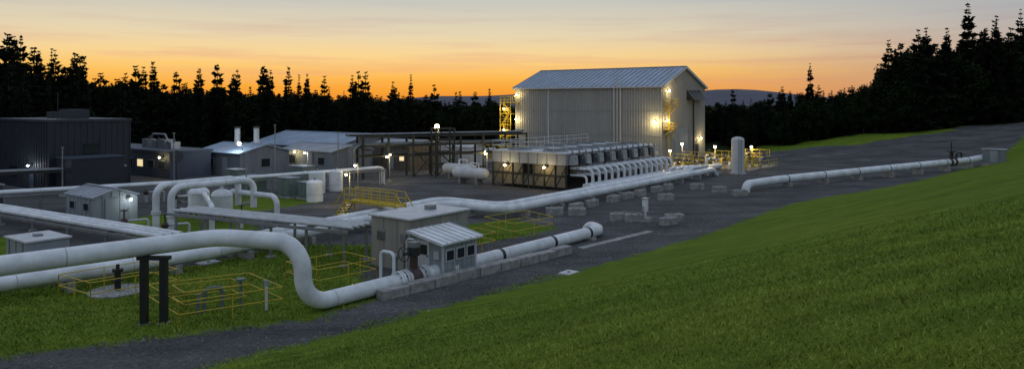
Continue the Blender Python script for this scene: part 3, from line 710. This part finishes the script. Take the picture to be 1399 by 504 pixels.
for i in (-1,1):
    for s_ in (-.5,.5): g.beam(c+A*(i*la/2)+B*s_,c+A*(i*la/2)+B*s_+Z*1.35,.1,YEL)
    for k in range(5): g.box(c+A*(i*(la/2+1.1-.22*k))+Z*(.2+.25*k),.24,.9,.04,YEL)
    for s_ in (-.5,.5): g.beam(c+A*(i*(la/2+1.2))+B*s_,c+A*(i*la/2)+B*s_+Z*1.35,.05,YEL,.12); g.beam(c+A*(i*(la/2+1.2))+B*s_+Z*.95,c+A*(i*la/2)+B*s_+Z*2.3,.06,YEL)
ob=g.build('access_stile')
# ------------------------------------------------------------ lamp posts
def lamp_post(x,y,h,power,col=WARM,r=.17,arm=.6):
    e=empty('lamp_post'); z=hzf(x,y); g=MB(); g.box((x,y,z),.4,.4,.25,CONC); g.cyl((x,y,z),(x,y,z+h),.07,GSTEEL,8,r2=.045)
    g.tube([(x,y,z+h-.2),(x,y,z+h+.1),(x-arm*.3,y-arm,z+h+.1)],.035,GSTEEL,bend=.15,n=8)
    g.cyl((x-arm*.3,y-arm,z+h+.0),(x-arm*.3,y-arm,z+h+.18),.26,GSTEEL,12,r2=.1); g.ball((x-arm*.3,y-arm,z+h-.06),r,BULBW if col==WARM else BULBC); g.build('post',e)
    light((x-arm*.3,y-arm,z+h-.35),power,col,e)
lamp_post(-9.4,94,6.0,420,(1,.62,.2) if False else WARM,r=.28); lamp_post(-14.3,64.5,2.8,90,r=.12); lamp_post(-13.8,82.5,3.0,90,r=.14); lamp_post(-16,76,2.6,60,r=.12)
lamp_post(23.5,101,3.4,170); lamp_post(27.2,98,3.2,150); lamp_post(31.0,102,3.4,130); lamp_post(34,104,2.8,120); lamp_post(-3,88,3,90,r=.14); lamp_post(20.0,92.5,3.0,120,r=.15)
lamp_post(-46,81.5,3.4,60,COOL,r=.12); lamp_post(-24,86,3.2,80,COOL,r=.13)
# ------------------------------------------------------------ left buildings
adm=empty('control_building'); w=MB(); c=V((-46.5,73.5,0))-A*7+B*4
w.box(c,14,8,7.0,DARKW); w.box(c+Z*7,14.3,8.3,.25,DARKR)
for k in range(24): w.box(c-B*4.03+A*(-7+14*k/23),.08,.06,6.9,DARKR)
for k in range(14): w.box(c+A*7.03+B*(-4+8*k/13),.06,.08,6.9,DARKR)
w.box(c+A*3+Z*7.25,2.5,2,1.0,DARKR); w.box(c-A*2+Z*7.25,1.2,1.2,.7,DARKR)
w.box(c-B*4.08+A*3+Z*.1,1.1,.08,2.1,BLUEW); w.box(c-B*4.08-A*2+Z*1.1,1.6,.08,1.1,GLASS); w.box(c+A*7.08+Z*3.6,.08,1.5,1.1,GLASS)
w.cyl(c+A*6.5-B*3+Z*7.2,c+A*6.5-B*3+Z*10,.04,STEEL)
w.box(c+A*9.2-B*1,3.6,5,3.4,DARKW); w.box(c+A*9.2-B*1+Z*3.4,3.8,5.2,.15,BLUEW)
w.build('walls_and_roof',adm); walllamp(adm,c-B*4.05+A*3+Z*2.6,-B,40,COOL,r=.09)
lbg=empty('office_building'); w=MB(); c=V((-40.2,86,0))-A*12+B*2.6
w.box(c,24,5.2,3.0,BLUEW); w.box(c+Z*3,24.4,5.6,.28,BLUEW)
for k in range(9):
    m=LITW if k in (6,) else GLASS
    w.box(c-B*2.65+A*(-10.5+2.6*k)+Z*1.1,1.5,.06,1.0,BLDG); w.box(c-B*2.69+A*(-10.5+2.6*k)+Z*1.18,1.3,.06,.84,m)
for (x,s_) in ((2,1.3),(4.4,1.0),(6,1.5),(8.2,.7)): w.box(c+A*x+Z*3.28,s_,1.2,.6+s_*.35,GSTEEL); w.cyl(c+A*x+Z*3.9,c+A*x+Z*(4.3+s_*.3),.16,STEEL)
w.tube([c+A*2+Z*4.1,c+A*3+Z*5,c+A*6+Z*5,c+A*7+Z*3.8],.12,GSTEEL,bend=.4,n=8)
w.build('walls_and_roof',lbg)
for f in (-6,10.5): walllamp(lbg,c-B*2.7+A*f+Z*2.6,-B,32,WARM if f>5 else COOL,r=.1)
g=MB(); p=V((-38.6,84.2,0)); g.cyl(p,p+Z*2.6,.06,STEEL,8)
dn=V((.3,-.8,.35)).normalized(); g.cyl(p+Z*2.7,p+Z*2.7+dn*.25,.25,BLACK,18,r2=.75); g.cyl(p+Z*2.7+dn*.25,p+Z*2.7+dn*.8,.02,STEEL,6); g.build('satellite_dish')
e=gable('service_building',(-34.2,93.5,0),9,7,2.8,.9,BLDG,ROOFB,lit=[('b-',-.4,1,1.2,1,GLASS),('b-',.3,.05,1,2.1,GREYW),('a+',0,1,1.2,1,GLASS)])
g=MB(); 
for p in (V((-34.9,93,0)),V((-32.9,94.2,0))):
    g.cyl(p+Z*3,p+Z*5.7,.34,OFFW,16); g.cyl(p+Z*5.7,p+Z*5.9,.42,STEEL,16)
g.build('exhaust_stack',e); walllamp(e,(-32.9,89.2,4.1),-B,160,COOL,.2); g=MB(); g.beam((-32.9,89.3,2.6),(-32.9,89.3,4.2),.09,STEEL); g.build('lamp_bracket',e)
e=gable('warehouse',(-24.8,98,0),10,6.5,2.7,.7,BLDG,GALV,lit=[('b-',-.6,1,1.4,1,GLASS),('b-',0,.05,2.4,2.3,GREYW),('b-',.6,1,1.2,.9,GLASS),('a+',0,.05,1,2.1,GREYW)])
walllamp(e,V((-24.8,98,2.6))-B*3.3-A*2,-B,50,WARM,.11); walllamp(e,V((-24.8,98,2.6))-B*3.3-A*4.5,-B,50,WARM,.11)
gable('warehouse',(-29.5,116,0),20,13,2.5,1.7,BLDG,ROOFB,lit=[('b-',.5,.05,2.4,2.2,OFFW)],ribs=.8)
gable('pump_house',(-14.5,101,0),7,6,3.2,.6,mat('brown_cladding',(.13,.11,.09),.7),GALV,lit=[('b-',0,.05,1,2.1,GREYW),('b-',.6,1.2,.8,.8,LITW)],ribs=.7)
e=gable('metering_shed',(-31.75,56.6,0),4.7,3.1,1.9,.5,GREYW,GALV,over=.15,lit=[('b-',-.5,.9,.7,.5,GLASS),('a+',-.2,.05,.9,1.7,GREYW),('b-',.5,.9,.7,.5,GLASS)],ribs=.6)
walllamp(e,V((-31.75,56.6,1.75))+A*2.4+B*.9,A,16,COOL,.09)
gable('utility_shed',(-7.2,106,0),6,3,2.6,.3,OFFW,OFFW,over=.1,lit=[('b-',0,.05,.9,2,GREYW)])
gable('utility_shed',(-44,60,0),4,2.6,2.2,.3,BLUEW,GALV,over=.1,lit=[('b-',0,.05,.9,2,GREYW)])
g=MB(); c=V((-27.6,42.6,0)); g.box(c,3.0,2.2,1.15,GREYW); g.box(c+Z*1.15,3.2,2.4,.1,OFFW); g.box(c+Z*1.25,.5,.4,.12,GSTEEL)
for k in (-1,0,1): g.box(c-B*1.12+A*k+Z*.1,.03,.03,1.0,STEEL)
g.build('equipment_enclosure',bevel=.02)
for (x,y,a,b_,h) in ((-21.2,69.5,1.8,1.2,1.7),(-19.2,68.4,1.2,1.0,1.4),(-25.4,72,2.2,1.4,1.6),(-23,80,2.4,1.6,1.9),(-29,77,2.0,1.2,1.8)):
    g=MB(); c=V((x,y,0)); g.box(c,a+.3,b_+.3,.15,CONC); g.box(c+Z*.15,a,b_,h,GREENB); g.box(c+Z*(h+.15),a+.15,b_+.15,.08,GREYW)
    for k in (-1,1): g.box(c-B*(b_/2+.02)+A*(k*a*.24)+Z*.25,a*.42,.04,h-.2,GREENB)
    g.build('electrical_cabinet',bevel=.02)
for (x,y,r_,h) in ((-19.0,68.0,.75,1.7),(-20.4,74,.8,2.0),(-19,76,.7,1.9)):
    g=MB(); g.cyl((x+1.0,y-1.2,0),(x+1.0,y-1.2,h),r_,WHITE,22); g.dome((x+1,y-1.2,h),r_,.25,WHITE,22); g.cyl((x+1,y-1.2,h+.2),(x+1,y-1.2,h+.4),.12,GSTEEL); g.cyl((x+1,y-1.2,.6),(x+1,y-1.2,.64),r_*1.02,WBAND,22); g.build('water_tank')
for (x,y) in ((-4.6,81),(-6.2,86)):
    g=MB(); c=V((x,y,1.2)); g.cyl(c-A*1.9,c+A*1.9,.62,OFFW,24)
    g.ball(c-A*1.9,.615,OFFW,20,10); g.ball(c+A*1.9,.615,OFFW,20,10)
    for s_ in (-1.2,1.2): g.box(V((x,y,0))+A*s_,.3,1.0,.75,GSTEEL)
    g.cyl(c+Z*.6,c+Z*1.1,.12,WHITE); g.tube([c+Z*1.1,c+Z*1.1+A*1.2,c+A*1.2+Z*.5],.07,WHITE,bend=.2,n=8); g.build('pressure_vessel')
g=MB(); x,y=28.4,92; g.cyl((x,y,.1),(x,y,4.3),.78,OFFW,28); g.dome((x,y,4.3),.78,.4,OFFW,28); g.cyl((x,y,-.05),(x,y,.12),1.1,CONC,24); g.cyl((x,y,.12),(x,y,.3),.86,OFFW,28)
for z in (1.5,2.9,4.25): g.cyl((x,y,z),(x,y,z+.05),.79,WBAND,28)
for s_ in (-.2,.2): g.beam((x+s_,y-.95,.2),(x+s_,y-.95,4.7),.04,GSTEEL)
for k in range(14): g.beam((x-.2,y-.95,.4+k*.3),(x+.2,y-.95,.4+k*.3),.03,GSTEEL)
g.build('storage_tank')
def skid(c,la,lb,seed):
    r=random.Random(seed); c=V(c); g=MB(); g.box(c,la,lb,.18,CONC)
    for k in range(int(la/1.1)):
        x=-la/2+.7+k*1.1; h=r.uniform(.7,1.9); q=c+A*x; m=r.choice([WHITE,OFFW,YEL,GSTEEL])
        g.tube([q-B*lb*.4,q-B*lb*.4+Z*h,q+B*lb*.35+Z*h,q+B*lb*.35],r.uniform(.09,.2),m,bend=.35,n=10)
        g.ball(q-B*lb*.1+Z*h,.26,RUST,10,6); g.cyl(q-B*lb*.1+Z*h,q-B*lb*.1+Z*(h+.6),.06,STEEL); g.cyl(q-B*lb*.1+Z*(h+.6),q-B*lb*.1+Z*(h+.66),.28,YEL if k%2 else STEEL)
    g.box(c+B*lb*.3+Z*1.2,la*.7,.9,.07,YEL)
    g.rail([c-A*la*.35+B*lb*.2+Z*1.25,c+A*la*.35+B*lb*.2+Z*1.25,c+A*la*.35+B*lb*.4+Z*1.25],h=1.1,w=.08,step=1.,kick=True)
    g.rail([c-A*la*.5-B*lb*.5,c+A*la*.5-B*lb*.5,c+A*la*.5+B*lb*.5],h=1.1,w=.06,step=1.2)
    return g.build('valve_skid')
skid((24.5,97.5,0),6,4,1); skid((29.5,99,0),7,4,2); skid((33.5,103,0),6,5,3); skid((21.5,94,0),4,3,4); skid((-2.5,112,0),6,5,5)
g=MB()
for k in range(4):
    p=V((18.5+k*.9,86+k*.2,0)); g.tube([p,p+Z*1.2,p+B*5+Z*1.2,p+B*5],.16,WHITE,bend=.4,n=12)
g.build('pipe_riser')
x,y=65.0,98.6; z=hzf(x,y); g=MB(); g.box((x,y,z-.3),3.0,2.2,.4,CONC); g.box((x,y,z+.1),2.6,1.8,1.8,BLDG); g.box((x,y,z+1.9),2.8,2.0,.12,GALV); g.box(V((x,y,z+.2))-B*.93,.9,.05,1.6,GREYW); g.build('equipment_enclosure',bevel=.02)
# ------------------------------------------------------------ sky
wd=bpy.data.worlds.new('World'); scene.world=wd; wd.use_nodes=True; nt=wd.node_tree; L=nt.links.new
bgn=nt.nodes['Background']
tc=nd(nt,'ShaderNodeTexCoord'); sx=nd(nt,'ShaderNodeSeparateXYZ'); L(tc.outputs['Generated'],sx.inputs[0])
el=mth('MAXIMUM',sx.outputs['Z'],0.0,nt=nt)
hl=mth('SQRT',mth('ADD',mth('MULTIPLY',sx.outputs['X'],sx.outputs['X'],nt=nt),mth('MULTIPLY',sx.outputs['Y'],sx.outputs['Y'],nt=nt),nt=nt),nt=nt)
dot=mth('DIVIDE',mth('ADD',mth('MULTIPLY',sx.outputs['X'],-.24,nt=nt),mth('MULTIPLY',sx.outputs['Y'],.97,nt=nt),nt=nt),mth('MAXIMUM',hl,.001,nt=nt),nt=nt)
af=nd(nt,'ShaderNodeMapRange'); af.interpolation_type='SMOOTHSTEP'; L(dot,af.inputs[0]); af.inputs[1].default_value=1.0; af.inputs[2].default_value=.6
mpn=nd(nt,'ShaderNodeMapping'); mpn.inputs['Scale'].default_value=(1.8,1.8,32); mpn.inputs['Rotation'].default_value=(0,math.radians(2.5),0); mpn.inputs['Location'].default_value=(.7,.2,1.3); L(tc.outputs['Generated'],mpn.inputs[0])
cn=noise(1.6,8,.58,nt=nt,src=mpn.outputs[0])
els=mth('ADD',el,mth('MULTIPLY',mth('SUBTRACT',cn,.5,nt=nt),.016,nt=nt),nt=nt)
glow=ramp(els,[(0,(.88,.29,.03)),(.022,(.97,.41,.045)),(.042,(1.0,.57,.13)),(.062,(.96,.67,.29)),(.09,(.80,.67,.44)),(.14,(.56,.57,.53)),(.3,(.45,.50,.59)),(1,(.38,.46,.61))],nt=nt)
away=ramp(els,[(0,(.45,.26,.20)),(.04,(.52,.33,.24)),(.065,(.51,.40,.34)),(.10,(.44,.43,.43)),(.14,(.35,.40,.46)),(.3,(.36,.43,.52)),(1,(.35,.43,.58))],nt=nt)
sky=mixc(af.outputs[0],glow,away,nt=nt)
cl=nd(nt,'ShaderNodeMapRange'); L(cn,cl.inputs[0]); cl.inputs[1].default_value=.47; cl.inputs[2].default_value=.66
band=ramp(el,[(0,(0,0,0)),(.03,(.7,.7,.7)),(.075,(.6,.6,.6)),(.12,(.3,.3,.3)),(.25,(.15,.15,.15))],nt=nt)
ccol=ramp(el,[(.02,(.92,.40,.13)),(.07,(.80,.45,.27)),(.13,(.50,.44,.45))],nt=nt)
sky=mixc(mth('MULTIPLY',cl.outputs[0],band,nt=nt),sky,mixc(af.outputs[0],ccol,ramp(el,[(.03,(.48,.22,.17)),(.08,(.42,.27,.26)),(.14,(.31,.31,.37))],nt=nt),nt=nt),nt=nt)
st=nd(nt,'ShaderNodeTexSky'); st.sky_type='NISHITA'; st.sun_disc=False; st.sun_elevation=math.radians(0); st.sun_rotation=math.radians(-14)
sk=mixc(1.0,st.outputs[0],(.001,.001,.001),nt=nt,bt='MULTIPLY')
L(mixc(1.0,sky,sk,nt=nt,bt='ADD'),bgn.inputs['Color']); bgn.inputs['Strength'].default_value=1.0
# ------------------------------------------------------------ camera
cam=bpy.data.cameras.new('camera'); co_=bpy.data.objects.new('camera',cam); scene.collection.objects.link(co_)
co_.location=(0,0,9); co_.rotation_euler=(math.radians(90),0,0); cam.lens=25.73; cam.sensor_width=36; cam.shift_y=-.080; cam.clip_end=6000; cam.clip_start=.1
scene.camera=co_
scene.view_settings.view_transform='Standard'; scene.view_settings.look='None'; scene.view_settings.exposure=0
